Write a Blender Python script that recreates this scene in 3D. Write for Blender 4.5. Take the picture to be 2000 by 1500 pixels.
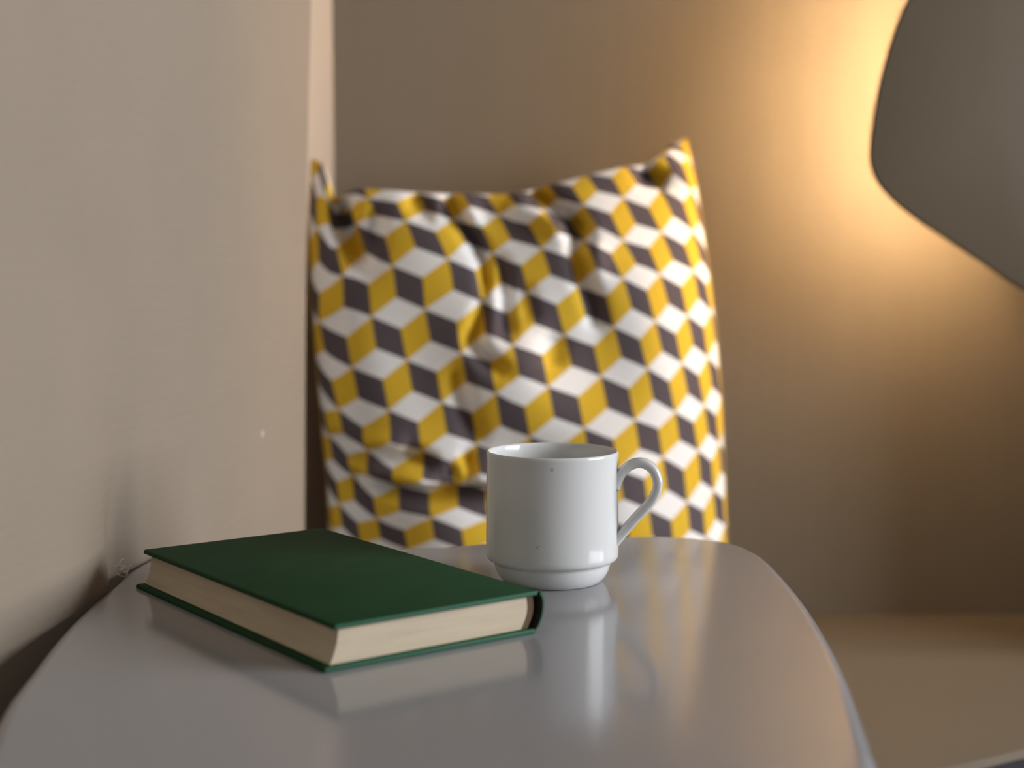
import bpy, bmesh, math, random
import numpy as np
from mathutils import Vector, Matrix

random.seed(4)
rng = np.random.RandomState(7)
S = bpy.context.scene
C = S.collection
for o in list(bpy.data.objects):
    bpy.data.objects.remove(o)

# ------------------------------------------------------------------ camera
# world: metres, X right, Y into the room, Z up, table top at z = 0
PITCH = math.radians(4.53)
FPX = 2800.0                       # focal length in pixels of the 2000 px wide frame
CAM = np.array([0.0, 0.0, 0.1883])
cam_d = bpy.data.cameras.new('camera')
cam = bpy.data.objects.new('camera', cam_d)
C.objects.link(cam)
cam.location = CAM
cam.rotation_euler = (math.pi / 2 - PITCH, 0, 0)
cam_d.sensor_width = 36.0
cam_d.lens = 36.0 * FPX / 2000.0
cam_d.clip_start = 0.02
cam_d.dof.use_dof = True
cam_d.dof.focus_distance = 0.845
cam_d.dof.aperture_fstop = 4.8
S.camera = cam

# ------------------------------------------------------------------ light and exposure
S.view_settings.view_transform = 'Standard'
S.view_settings.look = 'None'
S.view_settings.exposure = 0.0
S.view_settings.gamma = 1.0
S.view_settings.use_curve_mapping = False
S.cycles.use_denoising = True
S.cycles.max_bounces = 6
S.cycles.diffuse_bounces = 4
S.cycles.glossy_bounces = 3
S.cycles.adaptive_threshold = 0.03

W = bpy.data.worlds.new('world')
S.world = W
W.use_nodes = True
bg = W.node_tree.nodes['Background']
bg.inputs[0].default_value = (0.86, 0.93, 1.0, 1)
bg.inputs[1].default_value = 0.6


def area_light(name, loc, target, sx, sy, energy, col):
    d = bpy.data.lights.new(name, 'AREA')
    d.shape = 'RECTANGLE'
    d.size, d.size_y = sx, sy
    d.energy = energy
    d.color = col
    o = bpy.data.objects.new(name, d)
    C.objects.link(o)
    o.location = loc
    o.rotation_euler = (Vector(target) - Vector(loc)).to_track_quat('-Z', 'Y').to_euler()
    return o


# daylight through the window in the right wall; added ambient fill from behind the camera
WIN_X, WIN_Y0, WIN_Y1, WIN_Z0, WIN_Z1 = 2.5, -0.35, 1.22, 0.08, 1.25
area_light('daylight_right', (WIN_X + 0.03, (WIN_Y0 + WIN_Y1) / 2, (WIN_Z0 + WIN_Z1) / 2),
           (0, (WIN_Y0 + WIN_Y1) / 2, (WIN_Z0 + WIN_Z1) / 2), WIN_Y1 - WIN_Y0, WIN_Z1 - WIN_Z0, 100, (0.92, 0.95, 1.0))
area_light('added_fill_rear', (0.3, -1.93, 0.75), (0.3, 0.5, 0.55), 1.5, 1.0, 1.0, (0.98, 0.96, 0.95))


# ------------------------------------------------------------------ helpers
def ray(x, y):
    rx, ry = (x - 1000) / FPX, (750 - y) / FPX
    c, s = math.cos(PITCH), math.sin(PITCH)
    return np.array([rx, c + ry * s, -s + ry * c])


def on_y(x, y, Y):
    r = ray(x, y)
    return CAM + r * (Y / r[1])


def on_z(x, y, z):
    r = ray(x, y)
    return CAM + r * ((z - CAM[2]) / r[2])


def link(name, me, mat=None, parent=None, smooth=False):
    o = bpy.data.objects.new(name, me)
    C.objects.link(o)
    if mat:
        me.materials.append(mat)
    if parent:
        o.parent = parent
    if smooth:
        me.polygons.foreach_set('use_smooth', [True] * len(me.polygons))
    return o


def mesh(name, V, F, mat=None, parent=None, smooth=False):
    me = bpy.data.meshes.new(name)
    me.from_pydata([tuple(map(float, v)) for v in V], [], F)
    me.update()
    return link(name, me, mat, parent, smooth)


def from_bm(name, bm, mat=None, parent=None, smooth=False):
    me = bpy.data.meshes.new(name)
    bmesh.ops.recalc_face_normals(bm, faces=bm.faces)
    bm.to_mesh(me)
    bm.free()
    return link(name, me, mat, parent, smooth)


def box_bm(x0, x1, y0, y1, z0, z1, bev=0.0, seg=2):
    bm = bmesh.new()
    bmesh.ops.create_cube(bm, size=1)
    for v in bm.verts:
        v.co = Vector((x0 + (v.co.x + .5) * (x1 - x0), y0 + (v.co.y + .5) * (y1 - y0), z0 + (v.co.z + .5) * (z1 - z0)))
    if bev:
        bmesh.ops.bevel(bm, geom=bm.edges[:], offset=bev, segments=seg, profile=.5, affect='EDGES')
    return bm


def box(name, x0, x1, y0, y1, z0, z1, mat=None, parent=None, bev=0.0, seg=2):
    return from_bm(name, box_bm(x0, x1, y0, y1, z0, z1, bev, seg), mat, parent)


def lathe(name, prof, mat, parent, n=96, centre=(0, 0, 0)):
    V, F = [], []
    m = len(prof)
    for i in range(n):
        a = 2 * math.pi * i / n
        for r, z in prof:
            V.append((centre[0] + r * math.cos(a), centre[1] + r * math.sin(a), centre[2] + z))
    for i in range(n):
        for j in range(m - 1):
            a, b = i * m + j, ((i + 1) % n) * m + j
            F.append((a, b, b + 1, a + 1))
    o = mesh(name, V, F, mat, parent, True)
    bm = bmesh.new()
    bm.from_mesh(o.data)
    bmesh.ops.remove_doubles(bm, verts=bm.verts, dist=1e-6)
    bmesh.ops.recalc_face_normals(bm, faces=bm.faces)
    bm.to_mesh(o.data)
    bm.free()
    return o


def catmull(P, n=8, closed=False):
    P = [np.array(p, float) for p in P]
    L = len(P)
    out = []
    for i in range(L if closed else L - 1):
        if closed:
            a, b, c, d = P[(i - 1) % L], P[i], P[(i + 1) % L], P[(i + 2) % L]
        else:
            a, b, c, d = P[max(i - 1, 0)], P[i], P[i + 1], P[min(i + 2, L - 1)]
        for k in range(n):
            t = k / n
            out.append(.5 * ((2 * b) + (c - a) * t + (2 * a - 5 * b + 4 * c - d) * t * t + (3 * b - a - 3 * c + d) * t ** 3))
    if not closed:
        out.append(P[-1])
    return out


def tag(o, label=None, cat=None, group=None, kind=None):
    for k, v in (('label', label), ('category', cat), ('group', group), ('kind', kind)):
        if v:
            o[k] = v
    return o


def empty(name, loc=(0, 0, 0)):
    o = bpy.data.objects.new(name, None)
    C.objects.link(o)
    o.location = loc
    o.empty_display_size = .05
    return o


def mat(name, col, rough=.5, spec=.5, **kw):
    m = bpy.data.materials.new(name)
    m.use_nodes = True
    b = m.node_tree.nodes['Principled BSDF']
    b.inputs['Base Color'].default_value = (*col, 1)
    b.inputs['Roughness'].default_value = rough
    b.inputs['Specular IOR Level'].default_value = spec
    for k, v in kw.items():
        b.inputs[k.replace('_', ' ')].default_value = v
    return m


class NT:
    """small wrapper for building node trees"""
    def __init__(self, m):
        self.t = m.node_tree
        self.n = self.t.nodes
        self.b = self.n['Principled BSDF']

    def new(self, typ, ins=None, **props):
        n = self.n.new(typ)
        for k, v in props.items():
            setattr(n, k, v)
        for k, v in (ins or {}).items():
            if isinstance(v, bpy.types.NodeSocket):
                self.t.links.new(v, n.inputs[k])
            else:
                n.inputs[k].default_value = v
        return n

    def out(self, sock, inp):
        self.t.links.new(sock, self.b.inputs[inp])

    def math(self, op, a, b=0.0, c=0.0):
        return self.new('ShaderNodeMath', {0: a, 1: b, 2: c}, operation=op).outputs[0]

    def mix(self, fac, a, b):
        n = self.new('ShaderNodeMix', data_type='RGBA')
        for k, v in (('Factor', fac), (6, a), (7, b)):
            i = n.inputs[k]
            if isinstance(v, bpy.types.NodeSocket):
                self.t.links.new(v, i)
            else:
                i.default_value = (*v, 1) if isinstance(v, tuple) and len(v) == 3 else v
        return n.outputs[2]

    def coords(self, which='Object', scale=(1, 1, 1)):
        tc = self.new('ShaderNodeTexCoord')
        return self.new('ShaderNodeMapping', {'Vector': tc.outputs[which], 'Scale': scale}).outputs[0]

    def noise(self, vec, scale, detail=4, rough=.5):
        return self.new('ShaderNodeTexNoise', {'Vector': vec, 'Scale': scale, 'Detail': detail, 'Roughness': rough}).outputs[0]

    def bump(self, h, strength, dist):
        n = self.new('ShaderNodeBump', {'Height': h, 'Strength': strength, 'Distance': dist})
        self.out(n.outputs[0], 'Normal')
        return n


# ------------------------------------------------------------------ materials
def make_wall():
    m = mat('grained_taupe_laminate', (.40, .345, .285), .55, .3)
    t = NT(m)
    g = t.noise(t.coords('Object', (420, 420, 6)), 1.0, 4)
    f = t.noise(t.coords('Object', (60, 60, 2)), 1.0, 3)
    t.out(t.mix(t.math('MULTIPLY', f, .5), (.245, .202, .150), (.212, .172, .127)), 'Base Color')
    t.bump(g, .35, .001)
    return m


def make_panel():
    m = mat('ribbed_beige_upholstery', (.47, .42, .37), .9, .15)
    t = NT(m)
    tc = t.new('ShaderNodeTexCoord')
    sep = t.new('ShaderNodeSeparateXYZ', {0: tc.outputs['Object']})
    n1 = t.noise(t.coords('Object', (5, 5, 30)), 1.0, 3)
    z = t.math('ADD', sep.outputs[2], t.math('MULTIPLY', n1, .006))
    rib = t.math('SINE', t.math('MULTIPLY', z, 2 * math.pi / .0075))
    weave_y = t.math('SINE', t.math('MULTIPLY', sep.outputs[1], 2 * math.pi / .0016))
    weave_z = t.math('SINE', t.math('MULTIPLY', sep.outputs[2], 2 * math.pi / .0016))
    fine = t.noise(t.coords('Object', (700, 700, 700)), 1.0, 2)
    h = t.math('ADD', t.math('MULTIPLY', rib, .26), t.math('ADD', t.math('MULTIPLY', t.math('MULTIPLY', weave_y, weave_z), .16), t.math('MULTIPLY', fine, .6)))
    t.bump(h, .5, .0004)
    spot = on_plane_panel(513, 847)
    dist = t.new('ShaderNodeVectorMath', {0: tc.outputs['Object'], 1: tuple(spot)}, operation='DISTANCE').outputs['Value']
    ms = t.new('ShaderNodeMapRange', {0: dist, 1: .0035, 2: .0015, 3: 0.0, 4: 1.0}).outputs[0]
    big = t.noise(t.coords('Object', (9, 9, 9)), 1.0, 2)
    base = t.mix(big, (.30, .245, .190), (.27, .221, .172))
    t.out(t.mix(ms, base, (.58, .54, .49)), 'Base Color')
    return m


def make_table():
    m = mat('satin_pale_grey_lacquer', (.315, .312, .325), .2, .5)
    t = NT(m)
    n = t.noise(t.coords('Object', (5, 5, 5)), 1.0, 3)
    t.out(t.new('ShaderNodeMapRange', {0: n, 1: .3, 2: .7, 3: .115, 4: .16}).outputs[0], 'Roughness')
    fine = t.noise(t.coords('Object', (900, 900, 900)), 1.0, 2)
    t.bump(fine, .03, .0003)
    return m


def make_cloth_green():
    m = mat('green_book_cloth', (.018, .085, .036), .8, .18)
    t = NT(m)
    v = t.coords('Object', (1500, 1500, 1500))
    w = t.noise(v, 1.0, 2)
    big = t.noise(t.coords('Object', (40, 40, 40)), 1.0, 4)
    t.out(t.mix(big, (.009, .043, .014), (.017, .066, .024)), 'Base Color')
    t.bump(w, .25, .0003)
    return m


def make_pages():
    m = mat('yellowed_page_edges', (.62, .53, .40), .85, .1)
    t = NT(m)
    w = t.noise(t.coords('Object', (9, 9, 1600)), 1.0, 3)
    b = t.noise(t.coords('Object', (25, 25, 260)), 1.0, 3)
    t.out(t.mix(b, (.66, .56, .42), (.50, .40, .28)), 'Base Color')
    t.bump(w, .5, .0004)
    return m


def make_porcelain(spots):
    m = mat('white_glazed_porcelain', (.69, .69, .68), .13, .5)
    t = NT(m)
    tc = t.new('ShaderNodeTexCoord')
    nz = t.new('ShaderNodeTexNoise', {'Vector': tc.outputs['Object'], 'Scale': 900.0, 'Detail': 2.0})
    off = t.new('ShaderNodeVectorMath', {0: nz.outputs[1], 1: (.5, .5, .5)}, operation='SUBTRACT').outputs[0]
    off = t.new('ShaderNodeVectorMath', {0: off, 'Scale': .0016}, operation='SCALE').outputs[0]
    p = t.new('ShaderNodeVectorMath', {0: tc.outputs['Object'], 1: off}, operation='ADD').outputs[0]
    fac = None
    for s, r in spots:
        d = t.new('ShaderNodeVectorMath', {0: p, 1: tuple(s)}, operation='DISTANCE').outputs['Value']
        f = t.new('ShaderNodeMapRange', {0: d, 1: r, 2: r * .35, 3: 0.0, 4: .55}).outputs[0]
        fac = f if fac is None else t.math('MAXIMUM', fac, f)
    t.out(t.mix(fac, (.69, .69, .68), (.30, .22, .16)), 'Base Color')
    return m


def make_print():
    """flat fabric print: tumbling blocks in white, mustard and aubergine grey, laid out on the UV map"""
    m = mat('tumbling_block_print_cotton', (1, 1, 1), .85, .15)
    t = NT(m)
    uv = t.new('ShaderNodeUVMap', uv_map='fabric').outputs[0]
    sx, sy = math.sqrt(3), 3.0

    def wrap(v):
        return t.new('ShaderNodeVectorMath', {0: v, 1: (sx / 2, sy / 2, 1), 2: (-sx / 2, -sy / 2, -1)}, operation='WRAP').outputs[0]
    a = wrap(uv)
    b = wrap(t.new('ShaderNodeVectorMath', {0: uv, 1: (sx / 2, sy / 2, 0)}, operation='SUBTRACT').outputs[0])

    def dot(v, w):
        return t.new('ShaderNodeVectorMath', {0: v, 1: w}, operation='DOT_PRODUCT').outputs['Value']
    near = t.math('LESS_THAN', dot(a, a), dot(b, b))
    mx = t.new('ShaderNodeMix', {'Factor': near}, data_type='VECTOR')
    t.t.links.new(b, mx.inputs[4])
    t.t.links.new(a, mx.inputs[5])
    g = mx.outputs[1]
    c30 = math.cos(math.pi / 6)
    dw = dot(g, (0, 1, 0))
    dg = dot(g, (-c30, -.5, 0))
    dy = dot(g, (c30, -.5, 0))
    is_w = t.math('GREATER_THAN', dw, t.math('MAXIMUM', dg, dy))
    is_g = t.math('GREATER_THAN', dg, dy)
    thread = t.noise(t.new('ShaderNodeMapping', {'Vector': uv, 'Scale': (60, 60, 1)}).outputs[0], 1.0, 2)
    grey = t.mix(thread, (.125, .098, .105), (.085, .066, .072))
    col = t.mix(is_g, (.74, .46, .035), grey)
    col = t.mix(is_w, col, (.88, .85, .82))
    t.out(col, 'Base Color')
    t.bump(thread, .15, .0005)
    return m


# ------------------------------------------------------------------ setting
YW = 1.65                                   # back wall
P0 = on_z(246, 1112, 0.0)                   # table rim touches the padded wall here
PDIR = np.array([.113, 1.0, 0.0]); PDIR /= np.linalg.norm(PDIR)
PN = np.array([PDIR[1], -PDIR[0], 0.0])     # faces into the booth


def on_plane_panel(x, y):
    r = ray(x, y)
    k = np.dot(P0 - CAM, PN) / np.dot(r, PN)
    return CAM + r * k


M_wall, M_panel, M_table = make_wall(), make_panel(), make_table()
M_green, M_pages = make_cloth_green(), make_pages()
M_dark = mat('shaded_spine_hollow', (.05, .04, .035), .9, .1)  # shade inside the hollow spine, put into the inner face colour
M_plaster = mat('warm_grey_plaster', (.22, .195, .17), .9, .2)
M_recess = mat('lamp_lit_laminate', (.50, .415, .33), .55, .3)  # lightened: the wall lamp's light on the recess is put into the colour
M_floor = mat('charcoal_carpet', (.045, .042, .045), .9, .1)
M_frame = mat('white_window_frame', (.75, .75, .73), .4, .4)
M_metal = mat('brushed_steel', (.5, .5, .5), .35, .5, Metallic=1.0)
M_shade = mat('taupe_lacquered_shade', (.175, .135, .092), .55, .3)

FLOOR, CEIL = -.66, 1.75
tag(box('wall_back', -.75, 2.7, YW, YW + .08, FLOOR, CEIL, M_wall), kind='structure', label='taupe grained laminate back wall of the seating nook')
cx = on_y(657, 200, YW)[0]
# side wall of the recess, beyond the end of the padded panel
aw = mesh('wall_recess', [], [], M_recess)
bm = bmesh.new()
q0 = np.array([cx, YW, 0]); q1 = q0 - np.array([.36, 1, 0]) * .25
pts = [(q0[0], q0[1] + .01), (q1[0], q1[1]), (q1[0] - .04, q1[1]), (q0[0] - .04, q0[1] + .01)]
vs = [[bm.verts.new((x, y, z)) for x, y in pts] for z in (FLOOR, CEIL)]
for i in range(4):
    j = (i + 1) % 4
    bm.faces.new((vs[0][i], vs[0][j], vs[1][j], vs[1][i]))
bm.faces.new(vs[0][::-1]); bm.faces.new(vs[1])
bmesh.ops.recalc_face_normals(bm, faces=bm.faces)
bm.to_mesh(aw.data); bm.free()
tag(aw, kind='structure', label='side wall of the recess behind the cushion, lamplight painted in')
tag(box('floor', -.9, 2.7, -2.0, YW + .08, FLOOR - .05, FLOOR, M_floor), kind='structure')
tag(box('ceiling', -.9, 2.7, -2.0, YW + .08, CEIL, CEIL + .05, M_plaster), kind='structure')


def wall_with_hole(name, axis, pos, th, a0, a1, b0, b1, z0, z1):
    """plaster wall in the plane axis = pos spanning a0..a1, with a window opening b0..b1 x z0..z1"""
    root = None
    bm = bmesh.new()
    for (p0, p1, r0, r1) in ((a0, b0, FLOOR, CEIL), (b1, a1, FLOOR, CEIL), (b0, b1, FLOOR, z0), (b0, b1, z1, CEIL)):
        if axis == 'x':
            tmp = box_bm(pos, pos + th, p0, p1, r0, r1)
        else:
            tmp = box_bm(p0, p1, pos - th, pos, r0, r1)
        me = bpy.data.meshes.new('tmp'); tmp.to_mesh(me); tmp.free(); bm.from_mesh(me); bpy.data.meshes.remove(me)
    return tag(from_bm(name, bm, M_plaster), kind='structure')


wall_with_hole('wall_right', 'x', WIN_X, .08, -2.0, YW + .08, WIN_Y0, WIN_Y1, WIN_Z0, WIN_Z1)
wall_with_hole('wall_rear', 'y', -1.9, .08, -.9, 2.7, -.45, 1.05, .25, 1.25)


def window_frame(name, axis, pos, b0, b1, z0, z1):
    r = empty(name, (pos, (b0 + b1) / 2, z0) if axis == 'x' else ((b0 + b1) / 2, pos, z0))
    tag(r, kind='structure')
    w = .04
    mid = (b0 + b1) / 2
    for nm, p0, p1, r0, r1 in (('frame_side', b0, b0 + w, z0, z1), ('frame_side', b1 - w, b1, z0, z1), ('frame_rail', b0 + w, b1 - w, z0, z0 + w),
                               ('frame_rail', b0 + w, b1 - w, z1 - w, z1)):
        o = box(nm, pos - .015, pos + .02, p0, p1, r0, r1, M_frame, None, .003) if axis == 'x' else box(nm, p0, p1, pos - .02, pos + .015, r0, r1, M_frame, None, .003)
        o.parent = r
        o.matrix_parent_inverse = Matrix.Translation(-r.location)


window_frame('window_1', 'x', WIN_X, WIN_Y0, WIN_Y1, WIN_Z0, WIN_Z1)
window_frame('added_rear_window', 'y', -1.9, -.45, 1.05, .25, 1.25)  # unseen window added to carry the rear fill light

tag(box('added_shade_partition', .72, .77, 1.40, YW, FLOOR, CEIL, M_wall), kind='structure', label='unseen laminate partition added to shade the lower back wall')  # added out of view to keep window light off the back wall

# padded, ribbed fabric wall on the left; its far end leans slightly
end_px = [(614, -40), (612, 0), (608.5, 150), (605.5, 300), (602, 550), (600.5, 750), (599.5, 1020), (599, 1250)]
E = np.array([on_plane_panel(x, y) for x, y in end_px])      # end edge, from top to bottom
lenE = (E - P0) @ PDIR
zz = E[:, 2]


def end_len(z):
    return float(np.interp(z, zz[::-1], lenE[::-1]))


NU, NZ = 150, 110
zs = np.unique(np.concatenate([np.linspace(FLOOR, -.08, 14), np.linspace(-.08, .16, 60), np.linspace(.16, 1.2, 40)]))
us = np.unique(np.concatenate([np.linspace(-1.6, -.16, 24), np.linspace(-.16, .12, 70), np.linspace(.12, 1, 1)]))
V, F = [], []
rad, thick = .010, .05
cols = None
for z in zs:
    L = end_len(z)
    row = []
    line = [(u, 0.0) for u in us if u < L - rad - .02] + [(u, 0.0) for u in np.linspace(L - rad - .02, L - rad, 3)]
    # pad the count to a fixed size
    line = [(u, 0) for u in np.concatenate([us[us < .115], np.linspace(.12, L - rad, 30)])]
    line += [(L - rad + rad * math.sin(a), -(rad - rad * math.cos(a))) for a in np.linspace(.2, math.pi / 2, 7)]
    line += [(L, -thick), (-1.6, -thick)]
    for u, dpt in line:
        # the fabric is pressed in where the table rim meets it
        fz = math.exp(-(z / .075) ** 2) if z > 0 else math.exp(-(z / .03) ** 2)
        s = .026 + .02 * max(0, min(1, z / .1))
        du = u - .009
        g = math.exp(-(du / s) ** 2) if du < 0 else math.exp(-(du / (s * .36)) ** 2)
        puff = .006 * math.exp(-((u + .085) / .05) ** 2) * math.exp(-(z / .12) ** 2)
        off = dpt - .016 * fz * g * (dpt > -.02) + puff * (dpt > -.02)
        p = P0 + PDIR * u + PN * off
        row.append((p[0], p[1], z))
    cols = len(row)
    V += row
for i in range(len(zs) - 1):
    for j in range(cols):
        k = (j + 1) % cols
        F.append((i * cols + j, i * cols + k, (i + 1) * cols + k, (i + 1) * cols + j))
F.append(tuple(range(cols))); F.append(tuple((len(zs) - 1) * cols + j for j in range(cols))[::-1])
pl = mesh('wall_left', V, F, M_panel, None, True)
bm = bmesh.new(); bm.from_mesh(pl.data); bmesh.ops.recalc_face_normals(bm, faces=bm.faces); bm.to_mesh(pl.data); bm.free()
tag(pl, kind='structure', label='padded beige ribbed fabric wall left of the table')
# frayed threads where the table rim has rubbed the fabric
thr = bpy.data.meshes.new('frayed_threads')
bm = bmesh.new()
for k in range(26):
    base = on_plane_panel(240 + random.uniform(-13, 9), 1112 + random.uniform(-10, 12)) + PN * .0005
    pts = [base]
    d = np.array([random.uniform(-.3, .3), random.uniform(-1, 1), random.uniform(-.6, 1)])
    for q in range(4):
        d = d + np.array([random.uniform(-.6, .6), random.uniform(-.8, .8), random.uniform(-.8, .8)])
        d /= np.linalg.norm(d)
        st = pts[-1] + d * .0013
        if np.dot(st - P0, PN) < -.003:
            st = st + PN * .002
        pts.append(st)
    prev = None
    r = .00022
    for p in pts:
        ring = [bm.verts.new((p[0] + r * math.cos(a), p[1] + .3 * r * math.cos(a), p[2] + r * math.sin(a))) for a in (0, 2.1, 4.2)]
        if prev:
            for i in range(3):
                bm.faces.new((prev[i], prev[(i + 1) % 3], ring[(i + 1) % 3], ring[i]))
        prev = ring
M_thread = mat('pale_frayed_thread', (.62, .55, .48), .8, .2)
fr = from_bm('frayed_threads', bm, M_thread, pl)
fr['kind'] = 'stuff'
fr['label'] = 'pale frayed threads at the table rim'

# ------------------------------------------------------------------ bench
ZS = on_y(1800, 1198, YW)[2]                 # seat height, read where the seat meets the wall
bench = tag(empty('bench', (.2, 1.4, FLOOR)), 'low beige bench seat running along the back wall under the cushion', 'bench')
M_bench = mat('beige_bench_laminate', (.20, .16, .115), .5, .35)
t = NT(M_bench)
t.bump(t.noise(t.coords('Object', (80, 600, 80)), 1.0, 3), .08, .0006)
A, B = on_z(1840, 1500, ZS), on_z(2000, 1463, ZS)
front = [(-.185, A[1] - .20), (-.05, A[1] - .16), (.15, A[1] - .09), (A[0], A[1]), (B[0], B[1]), (.58, B[1] + .085), (.70, B[1] + .15)]
fc = catmull(front, 8)


def bench_mesh(name, curve, z0, z1, mt, back, r=.0):
    bm = bmesh.new()
    lo = [bm.verts.new((p[0], p[1], z0)) for p in curve] + [bm.verts.new((curve[-1][0], back, z0)), bm.verts.new((curve[0][0] + (back - curve[0][1]) * .10, back, z0))]
    f = bm.faces.new(lo)
    ret = bmesh.ops.extrude_face_region(bm, geom=[f])
    for g in ret['geom']:
        if isinstance(g, bmesh.types.BMVert):
            g.co.z = z1
    if r:
        ed = [e for e in bm.edges if all(abs(v.co.z - z1) < 1e-6 for v in e.verts)]
        bmesh.ops.bevel(bm, geom=ed, offset=r, segments=4, profile=.5, affect='EDGES')
    o = from_bm(name, bm, mt, bench)
    o.matrix_parent_inverse = Matrix.Translation(-bench.location)
    return o


bench_mesh('seat', fc, ZS - .008, ZS, M_bench, YW - .001, .003)
M_kick = mat('charcoal_bench_base', (.035, .033, .037), .7, .2)
bench_mesh('base_panel', [(p[0], p[1] + .003) for p in fc], FLOOR, ZS - .008, M_kick, YW - .001)

# ------------------------------------------------------------------ table
rim_px = [(0, 1386), (60, 1304), (100, 1252), (140, 1208), (180, 1172), (224, 1136), (258, 1107)]
rim = [on_z(x, y, 0)[:2] for x, y in rim_px]
far = [(-.2325, .955), (-.205, .982)] + [tuple(on_z(x, y, 0)[:2]) for x, y in
       [(790, 1068), (950, 1059), (1100, 1051), (1210, 1046.5), (1300, 1046), (1380, 1051), (1440, 1061), (1490, 1083), (1535, 1125), (1580, 1180),
        (1620, 1243), (1652, 1307), (1680, 1382), (1703, 1450), (1715, 1500)]]
near = [(.112, .43), (.085, .35), (.02, .29), (-.06, .29), (-.13, .35), (-.175, .44), (-.20, .52)]
outline = catmull([tuple(p) for p in rim] + far + near, 6, True)
outline = np.array(outline)
table = tag(empty('table', (-.02, .62, FLOOR)), 'pale grey satin table with rounded corners holding the book and mug', 'table')


def slab(name, out, z1, th, r, mt, parent, nseg=6):
    n = len(out)
    d = np.roll(out, -1, 0) - np.roll(out, 1, 0)
    d /= np.linalg.norm(d, axis=1)[:, None]
    nrm = np.stack([-d[:, 1], d[:, 0]], 1)       # outline runs clockwise: outward is to the left
    c = out.mean(0)
    if ((out - c) * nrm).sum() < 0:
        nrm = -nrm
    rings = []
    for a in np.linspace(0, math.pi / 2, nseg):
        rings.append((-(r - r * math.sin(a)), z1 - (r - r * math.cos(a))))
    for a in np.linspace(0, math.pi / 2, nseg):
        rings.append((-(r - r * math.cos(a)), z1 - th + (r - r * math.sin(a))))
    V, F = [], []
    for off, z in rings:
        for p, q in zip(out, nrm):
            V.append((p[0] + q[0] * off, p[1] + q[1] * off, z))
    for i in range(len(rings) - 1):
        for j in range(n):
            k = (j + 1) % n
            F.append((i * n + j, i * n + k, (i + 1) * n + k, (i + 1) * n + j))
    F.append(tuple(range(n))[::-1])
    F.append(tuple((len(rings) - 1) * n + j for j in range(n)))
    o = mesh(name, V, F, mt, parent, True)
    bm = bmesh.new(); bm.from_mesh(o.data); bmesh.ops.recalc_face_normals(bm, faces=bm.faces); bm.to_mesh(o.data); bm.free()
    for p in o.data.polygons:
        if len(p.vertices) > 4:
            p.use_smooth = False
    return o


top = slab('tabletop', outline, 0.0, .026, .007, M_table, table)
top.matrix_parent_inverse = Matrix.Translation(-table.location)
ped = lathe('pedestal', [(0, .02), (.03, .02), (.03, .61), (.11, .625), (.11, .634), (0, .634)], M_metal, table, 48)
bas = lathe('foot_plate', [(0, 0), (.19, 0), (.195, .004), (.19, .012), (.05, .02), (0, .02)], M_metal, table, 64)

# ------------------------------------------------------------------ book
b1, b2, b3 = on_z(633, 1316, 0), on_z(239, 1152, 0), on_z(1052, 1236, 0)
U = b3 - b1; UL = np.linalg.norm(U); U /= UL
Vd = np.array([-U[1], U[0], 0]); VL = float(np.dot(b2 - b1, Vd))
BT, CT = .0235, .0026                           # total thickness, board thickness
b4 = on_z(655, 1221, BT)
shear = b4 - b1; shear[2] = 0
sh_u, sh_v = float(np.dot(shear, U)), float(np.dot(shear, Vd))
book = tag(empty('book', tuple(b1)), 'closed green cloth hardback book lying on the table beside the mug', 'book')


def bk(u, v, w):
    k = w / BT
    return tuple(U * (u + sh_u * k) + Vd * (v + sh_v * k) + np.array([0, 0, w]))


def board(name, u0, u1, w0, w1):
    bm = bmesh.new()
    vs = {}
    for a in (0, 1):
        for b in (0, 1):
            for c in (0, 1):
                vs[a, b, c] = bm.verts.new(bk((u0, u1)[a], (0, VL)[b], (w0, w1)[c]))
    for f in (((0, 0, 0), (0, 1, 0), (1, 1, 0), (1, 0, 0)), ((0, 0, 1), (1, 0, 1), (1, 1, 1), (0, 1, 1)), ((0, 0, 0), (1, 0, 0), (1, 0, 1), (0, 0, 1)),
              ((0, 1, 0), (0, 1, 1), (1, 1, 1), (1, 1, 0)), ((0, 0, 0), (0, 0, 1), (0, 1, 1), (0, 1, 0)), ((1, 0, 0), (1, 1, 0), (1, 1, 1), (1, 0, 1))):
        bm.faces.new([vs[k] for k in f])
    bmesh.ops.bevel(bm, geom=bm.edges[:], offset=.0009, segments=3, profile=.5, affect='EDGES')
    bmesh.ops.recalc_face_normals(bm, faces=bm.faces)
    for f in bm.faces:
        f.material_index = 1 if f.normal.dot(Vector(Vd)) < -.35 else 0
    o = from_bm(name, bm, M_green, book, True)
    o.data.materials.append(M_lit_edge)
    return o


M_lit_edge = mat('lit_green_cloth_edge', (.035, .115, .068), .7, .25)  # lighter green: daylight on cover and spine ends painted into the colour
HU = UL - .006
board('back_cover', 0, HU + .004, 0, CT)
board('front_cover', 0, HU - sh_u * .3, BT - CT, BT)
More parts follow.
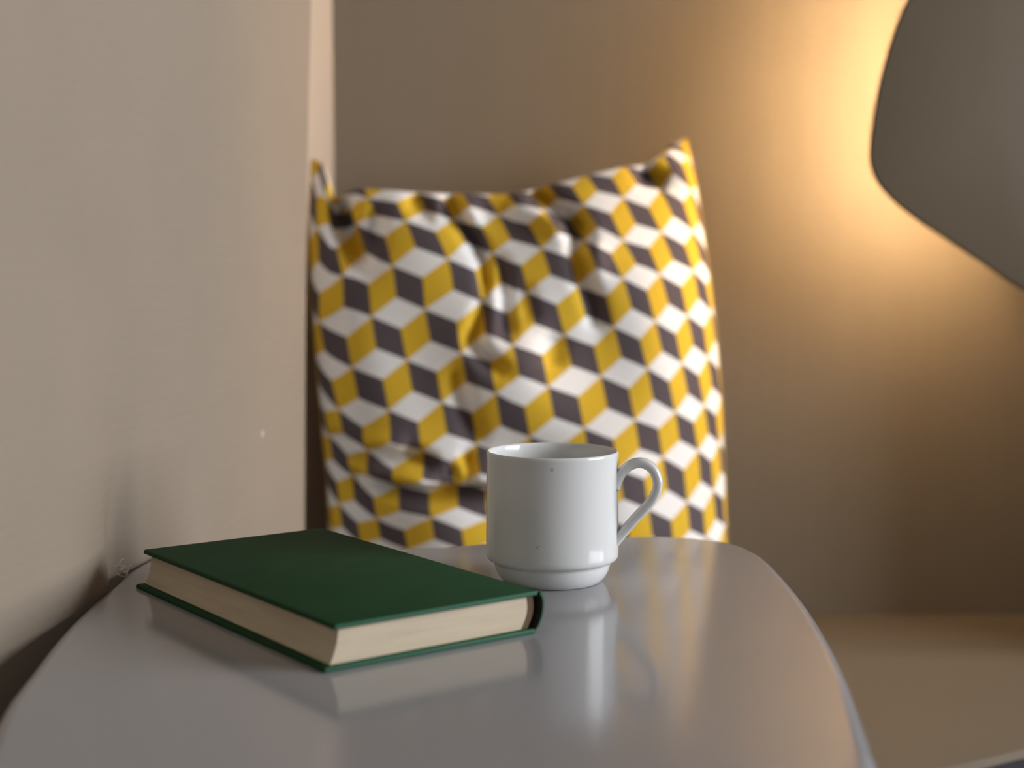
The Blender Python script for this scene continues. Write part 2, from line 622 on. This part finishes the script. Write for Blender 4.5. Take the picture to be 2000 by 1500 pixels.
# page block: hollow fore edge, rounded back
sq = .0042
prof = []
n = 14
for k in range(n + 1):
    q = k / n
    w = CT + .0001 + q * (BT - 2 * CT - .0002)
    prof.append((sq + .0010 * math.sin(math.pi * q), w))
back = []
for k in range(n + 1):
    q = 1 - k / n
    w = CT + .0001 + q * (BT - 2 * CT - .0002)
    back.append((UL - .0085 + .0022 * math.sin(math.pi * q) + .0022 * (1 - q), w))
ring = prof + back
V, F = [], []
for v in (sq * .75, VL - sq * .75):
    V += [bk(u, v, w) for u, w in ring]
m = len(ring)
for i in range(m):
    j = (i + 1) % m
    F.append((i, j, m + j, m + i))
F.append(tuple(range(m))[::-1]); F.append(tuple(range(m, 2 * m)))
pb = mesh('page_block', V, F, M_pages, book)
bm = bmesh.new(); bm.from_mesh(pb.data); bmesh.ops.recalc_face_normals(bm, faces=bm.faces); bm.to_mesh(pb.data); bm.free()
# brown mull strip glued round the back of the page block
M_mull = mat('brown_spine_lining', (.13, .085, .05), .85, .15)
V, F = [], []
for v in (sq * .75 - .0002, VL - sq * .75 + .0002):
    V += [bk(u + .0003, v, w) for u, w in back] + [bk(u - .0035, v, w) for u, w in back[::-1]]
m = len(back) * 2
for i in range(m):
    j = (i + 1) % m
    F.append((i, j, m + j, m + i))
F.append(tuple(range(m))[::-1]); F.append(tuple(range(m, 2 * m)))
ml = mesh('spine_lining', V, F, M_mull, book)
bm = bmesh.new(); bm.from_mesh(ml.data); bmesh.ops.recalc_face_normals(bm, faces=bm.faces); bm.to_mesh(ml.data); bm.free()
# cloth spine: hollow shell arching from board to board
arc = []
for k in range(17):
    q = k / 16
    a = math.pi * q
    arc.append((HU + .0032 - .0026 * q + .0040 * math.sin(a) ** .55, .0012 + (BT - .0022) * q))
V, F = [], []
th = .0011
for v in np.linspace(0, VL, 2):
    for u, w in arc:
        V.append(bk(u, v, w))
    for i, (u, w) in enumerate(arc):
        cxy = ((HU - .004) - u, BT / 2 - w)
        L = math.hypot(*cxy)
        V.append(bk(u + cxy[0] / L * th, v, w + cxy[1] / L * th))
m = len(arc)
for i in range(m - 1):
    a, b = i, i + 1
    F.append((a, b, 2 * m + b, 2 * m + a))
    F.append((m + a, 2 * m + m + a, 2 * m + m + b, m + b))
    F.append((a, m + a, m + b, b))
    F.append((2 * m + a, 2 * m + b, 3 * m + b, 3 * m + a))
sp = mesh('spine', V, F, M_green, book, True)
bm = bmesh.new(); bm.from_mesh(sp.data); bmesh.ops.recalc_face_normals(bm, faces=bm.faces); bm.to_mesh(sp.data); bm.free()
sp.data.materials.append(M_lit_edge)
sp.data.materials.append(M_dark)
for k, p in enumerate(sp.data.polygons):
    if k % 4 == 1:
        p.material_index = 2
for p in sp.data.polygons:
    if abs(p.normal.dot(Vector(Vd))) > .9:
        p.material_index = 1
sp.data.set_sharp_from_angle(angle=.9)

# ------------------------------------------------------------------ mug
MX, MY = .0245, .8621
mug = tag(empty('mug', (MX, MY, 0)), 'white porcelain stacking mug with looped handle standing behind the book', 'mug')


def on_mug(x, y):
    r = ray(x, y)
    a = r[0] ** 2 + r[1] ** 2
    ox, oy = CAM[0] - MX, CAM[1] - MY
    b = 2 * (ox * r[0] + oy * r[1])
    c = ox ** 2 + oy ** 2 - .0400 ** 2
    k = (-b - math.sqrt(b * b - 4 * a * c)) / (2 * a)
    p = CAM + r * k
    return p - np.array([MX, MY, 0])


M_mug = make_porcelain([(on_mug(1078, 918), .0016), (on_mug(1049, 1070), .0010), (on_mug(1053, 1067), .0007)])
prof = [(0, .0016), (.026, .0016), (.0272, .0003), (.0285, 0), (.0297, .0006), (.0325, .0036), (.0345, .0074), (.0353, .0108), (.0355, .0124),
        (.0363, .0129), (.0378, .0134), (.0392, .0142), (.0400, .0156), (.04025, .018), (.0402, .026), (.0401, .045), (.03995, .062),
        (.0398, .0745), (.0400, .0772), (.0400, .0788), (.0397, .0796), (.0391, .0799), (.0385, .0795), (.0381, .0786), (.0378, .077),
        (.0375, .070), (.0374, .045), (.0374, .021), (.0366, .0155), (.0335, .0095), (.028, .0062), (.015, .0055), (0, .0055)]
lathe('body', prof, M_mug, mug, 128)
# handle: flat strap looped in the plane pointing right and a little to the viewer
hp = [(1199, 950), (1212, 927), (1231, 908.5), (1254, 904), (1275, 916), (1285, 942), (1279, 967), (1262, 990), (1242, 1011), (1223, 1033), (1197, 1062)]
az = math.radians(-9)
hd = np.array([math.cos(az), math.sin(az), 0]); hn = np.array([-math.sin(az), math.cos(az), 0])
hc = np.array([MX, MY, 0])
path = []
for x, y in hp:
    r = ray(x, y)
    k = np.dot(hc - CAM, hn) / np.dot(r, hn)
    p = CAM + r * k - hc
    path.append((np.dot(p, hd), p[2]))
path = catmull(path, 6)
V, F = [], []
NS = 20
L = len(path)
for i, p in enumerate(path):
    d = path[min(i + 1, L - 1)] - path[max(i - 1, 0)]
    d = d / np.linalg.norm(d)
    nn = np.array([-d[1], d[0]])
    f = i / (L - 1)
    ends = max(0, 1 - f / .14) ** 2 + max(0, 1 - (1 - f) / .12) ** 2
    ht = .0030 + .0018 * max(0, 1 - f / .14) ** 2 + .0006 * max(0, 1 - (1 - f) / .12) ** 2            # half thickness in the loop plane
    hw = .0052 + .0015 * ends            # half width across
    for q in range(NS):
        a = 2 * math.pi * q / NS
        ca, sa = math.cos(a), math.sin(a)
        e = 2 / 3.4
        ca = math.copysign(abs(ca) ** e, ca); sa = math.copysign(abs(sa) ** e, sa)
        pt = hd * (p[0] + nn[0] * ht * ca) + hn * hw * sa + np.array([0, 0, p[1] + nn[1] * ht * ca])
        V.append(pt)
for i in range(L - 1):
    for q in range(NS):
        k = (q + 1) % NS
        F.append((i * NS + q, i * NS + k, (i + 1) * NS + k, (i + 1) * NS + q))
F.append(tuple(range(NS))); F.append(tuple((L - 1) * NS + q for q in range(NS)))
ho = mesh('handle', V, F, M_mug, mug, True)
bm = bmesh.new(); bm.from_mesh(ho.data); bmesh.ops.recalc_face_normals(bm, faces=bm.faces); bm.to_mesh(ho.data); bm.free()

# ------------------------------------------------------------------ cushion
M_print = make_print()
NC = 150
sig = np.linspace(-1, 1, NC)
tau = np.linspace(-1, 1, NC)
sv = np.sin(sig * math.pi / 2) * .55 + sig * .45
tv = np.sin(tau * math.pi / 2) * .45 + tau * .55
UVC = None  # filled by the fit below


def seam_y(t):                      # seam depth: the cushion leans back on the wall
    return 1.515 + .045 * (t + 1) / 2


ZB = ZS + .004
left_px = [(658, 1270), (648, 1050), (641, 900), (631, 800), (617, 650), (606, 500), (599, 400), (604, 310)]
right_px = [(1415, 1270), (1416, 1050), (1413, 900), (1409, 750), (1401, 600), (1386, 450), (1368, 345), (1345, 272)]
lw = [on_y(x, y, 1.54) for x, y in left_px]
rw = [on_y(x, y, 1.54) for x, y in right_px]
lz = np.array([p[2] for p in lw]); lx = np.array([p[0] for p in lw])
rz = np.array([p[2] for p in rw]); rx = np.array([p[0] for p in rw])
lz[0] = ZB + .005; rz[0] = ZB + .005
top_px = [(606, 308), (630, 320), (646, 360), (657, 412), (700, 416), (850, 425), (1000, 421), (1100, 391), (1200, 360), (1258, 352), (1276, 322), (1305, 288), (1343, 268)]
tw = [on_y(x, y, 1.56) for x, y in top_px]
tx = np.array([p[0] for p in tw]); tz = np.array([p[2] for p in tw])


def to_xz(x, y, Y=1.45):
    p = on_y(x, y, Y)
    return np.array([p[0], p[2]])


# creases: pixel polylines of the photograph turned into metres on the cover: (points, depth, half width)
CR = [([(1040, 366), (1085, 398), (1120, 430), (1146, 466)], .046, .0095),
      ([(1128, 455), (1132, 500), (1145, 565)], .022, .009),
      ([(866, 378), (892, 425), (925, 470), (940, 500)], .026, .0085),
      ([(935, 485), (945, 525), (952, 570)], .024, .007),
      ([(968, 495), (985, 585), (992, 655)], .018, .009),
      ([(948, 590), (933, 640), (925, 668), (955, 705), (990, 724)], .022, .008),
      ([(1020, 560), (1035, 630)], .010, .010),
      ([(1150, 560), (1162, 600), (1170, 645)], .015, .010),
      ([(644, 378), (655, 430), (676, 478), (704, 514)], .050, .012),
      ([(725, 400), (722, 450), (738, 480)], .014, .009),
      ([(796, 376), (820, 402), (842, 404)], .018, .010),
      ([(636, 864), (690, 880), (760, 889), (805, 888), (852, 906)], .030, .0085),
      ([(680, 932), (760, 950), (840, 958), (900, 958), (960, 956), (1060, 965), (1150, 985)], .050, .009),
      ([(880, 925), (900, 915)], .014, .010),
      ([(910, 880), (918, 915), (912, 940)], .014, .007),
      ([(1085, 655), (1075, 720)], .011, .013),
      ([(890, 720), (905, 790), (935, 860)], .013, .010),
      ([(640, 610), (655, 690)], .008, .012),
      ([(1262, 326), (1292, 338), (1322, 350)], .030, .010)]
CRW = [(np.array([to_xz(*p) for p in catmull(pts, 5)]), d, w) for pts, d, w in CR]
RIDGE = [([(880, 930), (960, 936), (1060, 944)], .022, .014), ([(700, 868), (800, 874)], .014, .012), ([(700, 926), (780, 932), (860, 938)], .024, .012),
         ([(990, 392), (1060, 410), (1105, 452)], .018, .014), ([(962, 515), (966, 595)], .010, .008), ([(905, 395), (930, 440)], .012, .01),
         ([(1160, 470), (1170, 545)], .008, .012)]
CRW += [(np.array([to_xz(*p) for p in catmull(pts, 5)]), -d, w) for pts, d, w in RIDGE]


def polydist(P, L):
    best = np.full(len(P), 9.0)
    endf = np.zeros(len(P))
    for i in range(len(L) - 1):
        a, b = L[i], L[i + 1]
        ab = b - a
        k = np.clip(((P - a) @ ab) / (ab @ ab + 1e-12), 0, 1)
        d = np.linalg.norm(P - (a + k[:, None] * ab), axis=1)
        f = (i + k) / (len(L) - 1)
        upd = d < best
        best[upd] = d[upd]; endf[upd] = f[upd]
    return best, endf


SS, TT = np.meshgrid(sv, tv)         # rows: t (bottom to top), cols: s (left to right)


def sheet(front):
    X = np.zeros_like(SS); Z = np.zeros_like(SS)
    for i, t in enumerate(tv):
        f = (t + 1) / 2
        # side edges by height fraction
        zl = ZB + .005 + f * (lz[-1] - ZB - .005); zr = ZB + .005 + f * (rz[-1] - ZB - .005)
        xl = np.interp(zl, lz, lx); xr = np.interp(zr, rz, rx)
        X[i] = xl + (sv + 1) / 2 * (xr - xl)
        ztop = np.interp(X[i] * (1 if f > .0 else 1), tx, tz)
        # the ears only lift the last rows of fabric
        zmid = np.interp(X[i], [tx[0], tx[4], tx[6], tx[9], tx[-1]], [tz[4], tz[4], tz[6], tz[9], tz[9]])
        lift = max(0, (f - .80) / .20) ** 1.6
        Z[i] = ZB + .005 + f * (zmid - ZB - .005) + (ztop - zmid) * lift
    Fs = np.maximum(1 - np.abs(SS) ** 3.4, 0) ** .62
    Gt = np.where(TT > 0, np.maximum(1 - np.abs(TT) ** 3.0, 0) ** .58, np.maximum(1 - np.abs(TT) ** 5, 0) ** .5)
    bul = Fs * Gt
    Y = seam_y(TT) + 0 * SS
    if front:
        # fuller to the left, falling away to the right
        prof = .098 * bul * (1 - .10 * SS) * (1 + .10 * (1 - TT) / 2)
        Y = Y - prof
        Z = Z + (.047 - .006 * SS) * np.exp(-((1 - TT) / .34) ** 2) * np.minimum(1, Fs * 1.3) * np.minimum(1, (1 - TT) / .10) ** .7
        P = np.stack([X.ravel(), Z.ravel()], 1)
        disp = np.zeros(len(P))
        for Lp, d, w in CRW:
            dd, ef = polydist(P, Lp)
            taper = np.clip(np.minimum(ef, 1 - ef) / .22, 0, 1) ** .7
            disp += d * np.exp(-(dd / w) ** 2) * (.25 + .75 * taper)
        Y = Y + disp.reshape(Y.shape) * np.minimum(1, bul * 3.0)
        Y = np.minimum(Y, seam_y(TT) + .006)
        # soft unevenness of the filling
        for k in range(26):
            ax, az_ = rng.uniform(8, 42), rng.uniform(8, 42)
            ph = rng.uniform(0, 6.28)
            Y += .0011 * np.sin(X * ax * rng.choice([-1, 1]) + Z * az_ + ph) * bul
    else:
        Y = Y + .070 * bul * (1 - .25 * (TT + 1) / 2)
        Y = np.minimum(Y, YW - .002)
    return X, Y, Z


cushion = tag(empty('cushion', (0, 1.5, ZS)), 'square cushion in white, mustard and grey tumbling-block print leaning on the back wall', 'cushion')
fx = sheet(True)
bx = sheet(False)
idf = np.arange(NC * NC).reshape(NC, NC)
V = list(np.stack([a.ravel() for a in fx], 1) - np.array([0, 1.5, ZS]))
idb = -np.ones((NC, NC), int)
bpos = np.stack([a.ravel() for a in bx], 1) - np.array([0, 1.5, ZS])
for i in range(NC):
    for j in range(NC):
        if i in (0, NC - 1) or j in (0, NC - 1):
            idb[i, j] = idf[i, j]
        else:
            idb[i, j] = len(V)
            V.append(bpos[i * NC + j])
F = []
for i in range(NC - 1):
    for j in range(NC - 1):
        F.append((idf[i, j], idf[i, j + 1], idf[i + 1, j + 1], idf[i + 1, j]))
for i in range(NC - 1):
    for j in range(NC - 1):
        F.append((idb[i, j], idb[i + 1, j], idb[i + 1, j + 1], idb[i, j + 1]))
F = [tuple(int(k) for k in f) for f in F]
cover = mesh('cover', V, F, M_print, cushion, True)
# fabric layout: lattice coordinates of the print as a smooth function of the cover's own s, t
NODES = [(-0.7068, 0.5436, -1, 0), (-0.4497, 0.5705, 0, 0), (-0.2215, 0.5973, 1, 0), (-0.0523, 0.6184, 2, 0), (0.1275, 0.6145, 3, 0),
         (0.2937, 0.6107, 4, 0), (0.4445, 0.5839, 5, 0), (0.6338, 0.59, 6, 0), (0.8552, 0.6107, 7, 0), (-0.9055, 0.396, -2, 1),
         (-0.557, 0.4094, -1, 1), (-0.3234, 0.4362, 0, 1), (-0.108, 0.4631, 1, 1), (0.0604, 0.4848, 2, 1), (0.2458, 0.4727, 3, 1),
         (0.4269, 0.4702, 4, 1), (0.6003, 0.4631, 5, 1), (0.8164, 0.4846, 6, 1), (-0.6717, 0.2311, -2, 2), (-0.4094, 0.2617, -1, 2),
         (-0.1946, 0.2914, 0, 2), (-0.0067, 0.3213, 1, 2), (0.1812, 0.3184, 2, 2), (0.3691, 0.3154, 3, 2), (0.5492, 0.31, 4, 2),
         (0.7338, 0.3289, 5, 2), (-0.7884, 0.0738, -3, 3), (-0.5034, 0.0847, -2, 3), (-0.2838, 0.1141, -1, 3), (-0.0809, 0.1522, 0, 3),
         (0.1046, 0.1544, 1, 3), (0.302, 0.1571, 2, 3), (0.4934, 0.1566, 3, 3), (0.6732, 0.1678, 4, 3), (0.8652, 0.1812, 5, 3),
         (-0.6376, -0.0738, -3, 4), (-0.3773, -0.0585, -2, 4), (-0.1678, -0.0336, -1, 4), (0.026, -0.0117, 0, 4), (0.2215, -0.0067, 1, 4),
         (0.4228, -0.0067, 2, 4), (0.6135, 0.0067, 3, 4), (0.802, 0.0201, 4, 4), (-0.7445, -0.1703, -4, 5), (-0.5034, -0.2055, -3, 5),
         (-0.2617, -0.1812, -2, 5), (0.5388, -0.1409, 2, 5), (0.7427, -0.1294, 3, 5), (-0.6039, -0.3154, -4, 6), (-0.3557, -0.2932, -3, 6),
         (0.4631, -0.3154, 1, 6), (0.6603, -0.3042, 2, 6), (0.8477, -0.2752, 3, 6), (-0.8931, 0.6999, -1, -1), (-0.6339, 0.7047, 0, -1),
         (-0.3826, 0.7181, 1, -1), (-0.1946, 0.7315, 2, -1), (-0.0201, 0.7504, 3, -1), (0.302, 0.7253, 5, -1), (0.4744, 0.7222, 6, -1),
         (0.6694, 0.7209, 7, -1), (-0.5589, 0.7987, 1, -2), (-0.8213, 0.7946, 0, -2), (-0.9913, 0.9067, -1, -2)]
#NODES_END
NODES = np.array(NODES, float)


def fabric(s, t):
    """thin-plate spline through points where the print's crossings lie on the cover: (s, t) -> lattice (i, j)"""
    A = NODES[:, :2]; n = len(A)

    def U_(d2):
        return np.where(d2 > 1e-12, d2 * np.log(d2 + 1e-12), 0)
    K = U_(((A[:, None] - A[None]) ** 2).sum(2)) + np.eye(n) * .004
    Pm = np.hstack([np.ones((n, 1)), A])
    M = np.zeros((n + 3, n + 3)); M[:n, :n] = K; M[:n, n:] = Pm; M[n:, :n] = Pm.T
    rhs = np.zeros((n + 3, 2)); rhs[:n] = NODES[:, 2:]
    w = np.linalg.solve(M, rhs)
    Q = np.stack([s, t], 1)
    ij = U_(((Q[:, None] - A[None]) ** 2).sum(2)) @ w[:n] + np.hstack([np.ones((len(Q), 1)), Q]) @ w[n:]
    # cube centres sit a third of a cell from the crossings
    i = ij[:, 0] - 1 / 3; j = ij[:, 1] - 1 / 3
    return i * math.sqrt(3) + j * math.sqrt(3) / 2, -1.5 * j


SG, TG = np.meshgrid(sig, tau)
fu, fv = fabric(SG.ravel(), TG.ravel())
uvl = cover.data.uv_layers.new(name='fabric')
vid = {}
uvv = np.zeros((len(V), 2))
uvv[:NC * NC, 0] = fu; uvv[:NC * NC, 1] = fv
for i in range(NC):
    for j in range(NC):
        if idb[i, j] >= NC * NC:
            uvv[idb[i, j]] = (fu[i * NC + j], fv[i * NC + j])
li = np.zeros(len(cover.data.loops), int)
cover.data.loops.foreach_get('vertex_index', li)
uvl.data.foreach_set('uv', uvv[li].ravel())
# stitched seam where front and back meet
loop_ids = [idf[0, j] for j in range(NC)] + [idf[i, NC - 1] for i in range(1, NC)] + [idf[NC - 1, j] for j in range(NC - 2, -1, -1)] + [idf[i, 0] for i in range(NC - 2, 0, -1)]
LP = [np.array(V[k]) for k in loop_ids][::2]
V2, F2 = [], []
n = len(LP)
for i, p in enumerate(LP):
    d = LP[(i + 1) % n] - LP[i - 1]
    d /= np.linalg.norm(d) + 1e-9
    a1 = np.array([0, 1.0, 0]); a2 = np.cross(d, a1); a2 /= np.linalg.norm(a2) + 1e-9
    for q in range(6):
        an = math.pi * 2 * q / 6
        V2.append(p + .0011 * (a1 * math.cos(an) + a2 * math.sin(an)))
for i in range(n):
    k = (i + 1) % n
    for q in range(6):
        r = (q + 1) % 6
        F2.append((i * 6 + q, i * 6 + r, k * 6 + r, k * 6 + q))
M_seam = mat('mustard_seam', (.60, .40, .07), .85, .15)
mesh('seam', V2, F2, M_seam, cushion, True)

# ------------------------------------------------------------------ wall lamp
YS = 1.475                                   # shade stands off the wall
lamp = tag(empty('wall_lamp', tuple(on_y(2050, 150, YW))), 'taupe shield-shaped wall lamp glowing warm from behind', 'wall lamp')
sh_px = [(1770, 0), (1745, 62), (1722, 140), (1706, 220), (1698, 285), (1699, 322), (1713, 357), (1745, 394), (1790, 430), (1850, 470), (1910, 510),
         (1962, 545), (2010, 572), (2060, 582), (2110, 562), (2150, 500), (2175, 400), (2185, 260), (2178, 60), (2150, -120), (2100, -230), (2020, -280), (1930, -260), (1850, -150)]
so = catmull([on_y(x, y, YS)[[0, 2]] for x, y in sh_px], 6, True)
so = np.array(so)
cen = so.mean(0)
n = len(so)
V, F = [], []
rr = np.linspace(1, 0.06, 14)
tk = .006


def shield(r, p):
    return p[0], YS + .0 * r, p[1]


d = np.roll(so, -1, 0) - np.roll(so, 1, 0)
d /= np.linalg.norm(d, axis=1)[:, None]
nr = np.stack([d[:, 1], -d[:, 0]], 1)
if ((so - cen) * nr).sum() < 0:
    nr = -nr
rings = []
for k in rr[::-1]:
    if k < 1:
        rings.append((cen + (so - nr * tk / 2 - cen) * k, YS - tk / 2 - .010 * (1 - k ** 2)))
for a in np.linspace(-math.pi / 2, math.pi / 2, 9):
    rings.append((so - nr * (tk / 2 - tk / 2 * math.cos(a)), YS + tk / 2 * math.sin(a)))
for k in rr:
    if k < 1:
        rings.append((cen + (so - nr * tk / 2 - cen) * k, YS + tk / 2 - .010 * (1 - k ** 2)))
for r, y in rings:
    V += [(p[0], y, p[1]) for p in r]
for i in range(len(rings) - 1):
    for j in range(n):
        k = (j + 1) % n
        F.append((i * n + j, i * n + k, (i + 1) * n + k, (i + 1) * n + j))
F.append(tuple(range(n))); F.append(tuple((len(rings) - 1) * n + j for j in range(n))[::-1])
sh = mesh('shade', V, F, M_shade, lamp, True)
bm = bmesh.new(); bm.from_mesh(sh.data); bmesh.ops.recalc_face_normals(bm, faces=bm.faces); bm.to_mesh(sh.data); bm.free()
sh.matrix_parent_inverse = Matrix.Translation(-lamp.location)
bp = [on_y(x, y, YW)[[0, 2]] for x, y in [(1928, 505), (2000, 545), (2050, 545), (2080, 480), (2080, -150), (2040, -215), (1928, -215)]]
bm = bmesh.new()
va = [bm.verts.new((p[0], YS - .004, p[1])) for p in bp]; vb = [bm.verts.new((p[0], YW - .0005, p[1])) for p in bp]
for k in range(len(bp)):
    q = (k + 1) % len(bp)
    bm.faces.new((va[k], va[q], vb[q], vb[k]))
bm.faces.new(va[::-1]); bm.faces.new(vb)
bb = from_bm('back_box', bm, M_shade, lamp)
bb.matrix_parent_inverse = Matrix.Translation(-lamp.location)
strip_px = [(1895, -190), (1850, -60), (1815, 70), (1792, 180), (1778, 275), (1784, 335), (1812, 380), (1862, 424), (1908, 458)]
sp_ = catmull([on_y(x, y, YS + .030) for x, y in strip_px], 5)
V, F = [], []
for i, p in enumerate(sp_):
    d = sp_[min(i + 1, len(sp_) - 1)] - sp_[max(i - 1, 0)]
    d /= np.linalg.norm(d)
    a1 = np.array([0, 1.0, 0]); a2 = np.cross(d, a1)
    for q in range(8):
        an = math.pi * 2 * q / 8
        V.append(p + .004 * (a1 * math.cos(an) + a2 * math.sin(an)))
for i in range(len(sp_) - 1):
    for q in range(8):
        k = (q + 1) % 8
        F.append((i * 8 + q, i * 8 + k, (i + 1) * 8 + k, (i + 1) * 8 + q))
F.append(tuple(range(8))); F.append(tuple((len(sp_) - 1) * 8 + q for q in range(8)))
M_led = mat('warm_light_strip', (0, 0, 0), 1, 0)
b = M_led.node_tree.nodes['Principled BSDF']
b.inputs['Emission Color'].default_value = (1.0, .68, .37, 1)
b.inputs['Emission Strength'].default_value = 200.0
ls = mesh('light_strip', V, F, M_led, lamp, True)
bm = bmesh.new(); bm.from_mesh(ls.data); bmesh.ops.recalc_face_normals(bm, faces=bm.faces); bm.to_mesh(ls.data); bm.free()
ls.matrix_parent_inverse = Matrix.Translation(-lamp.location)
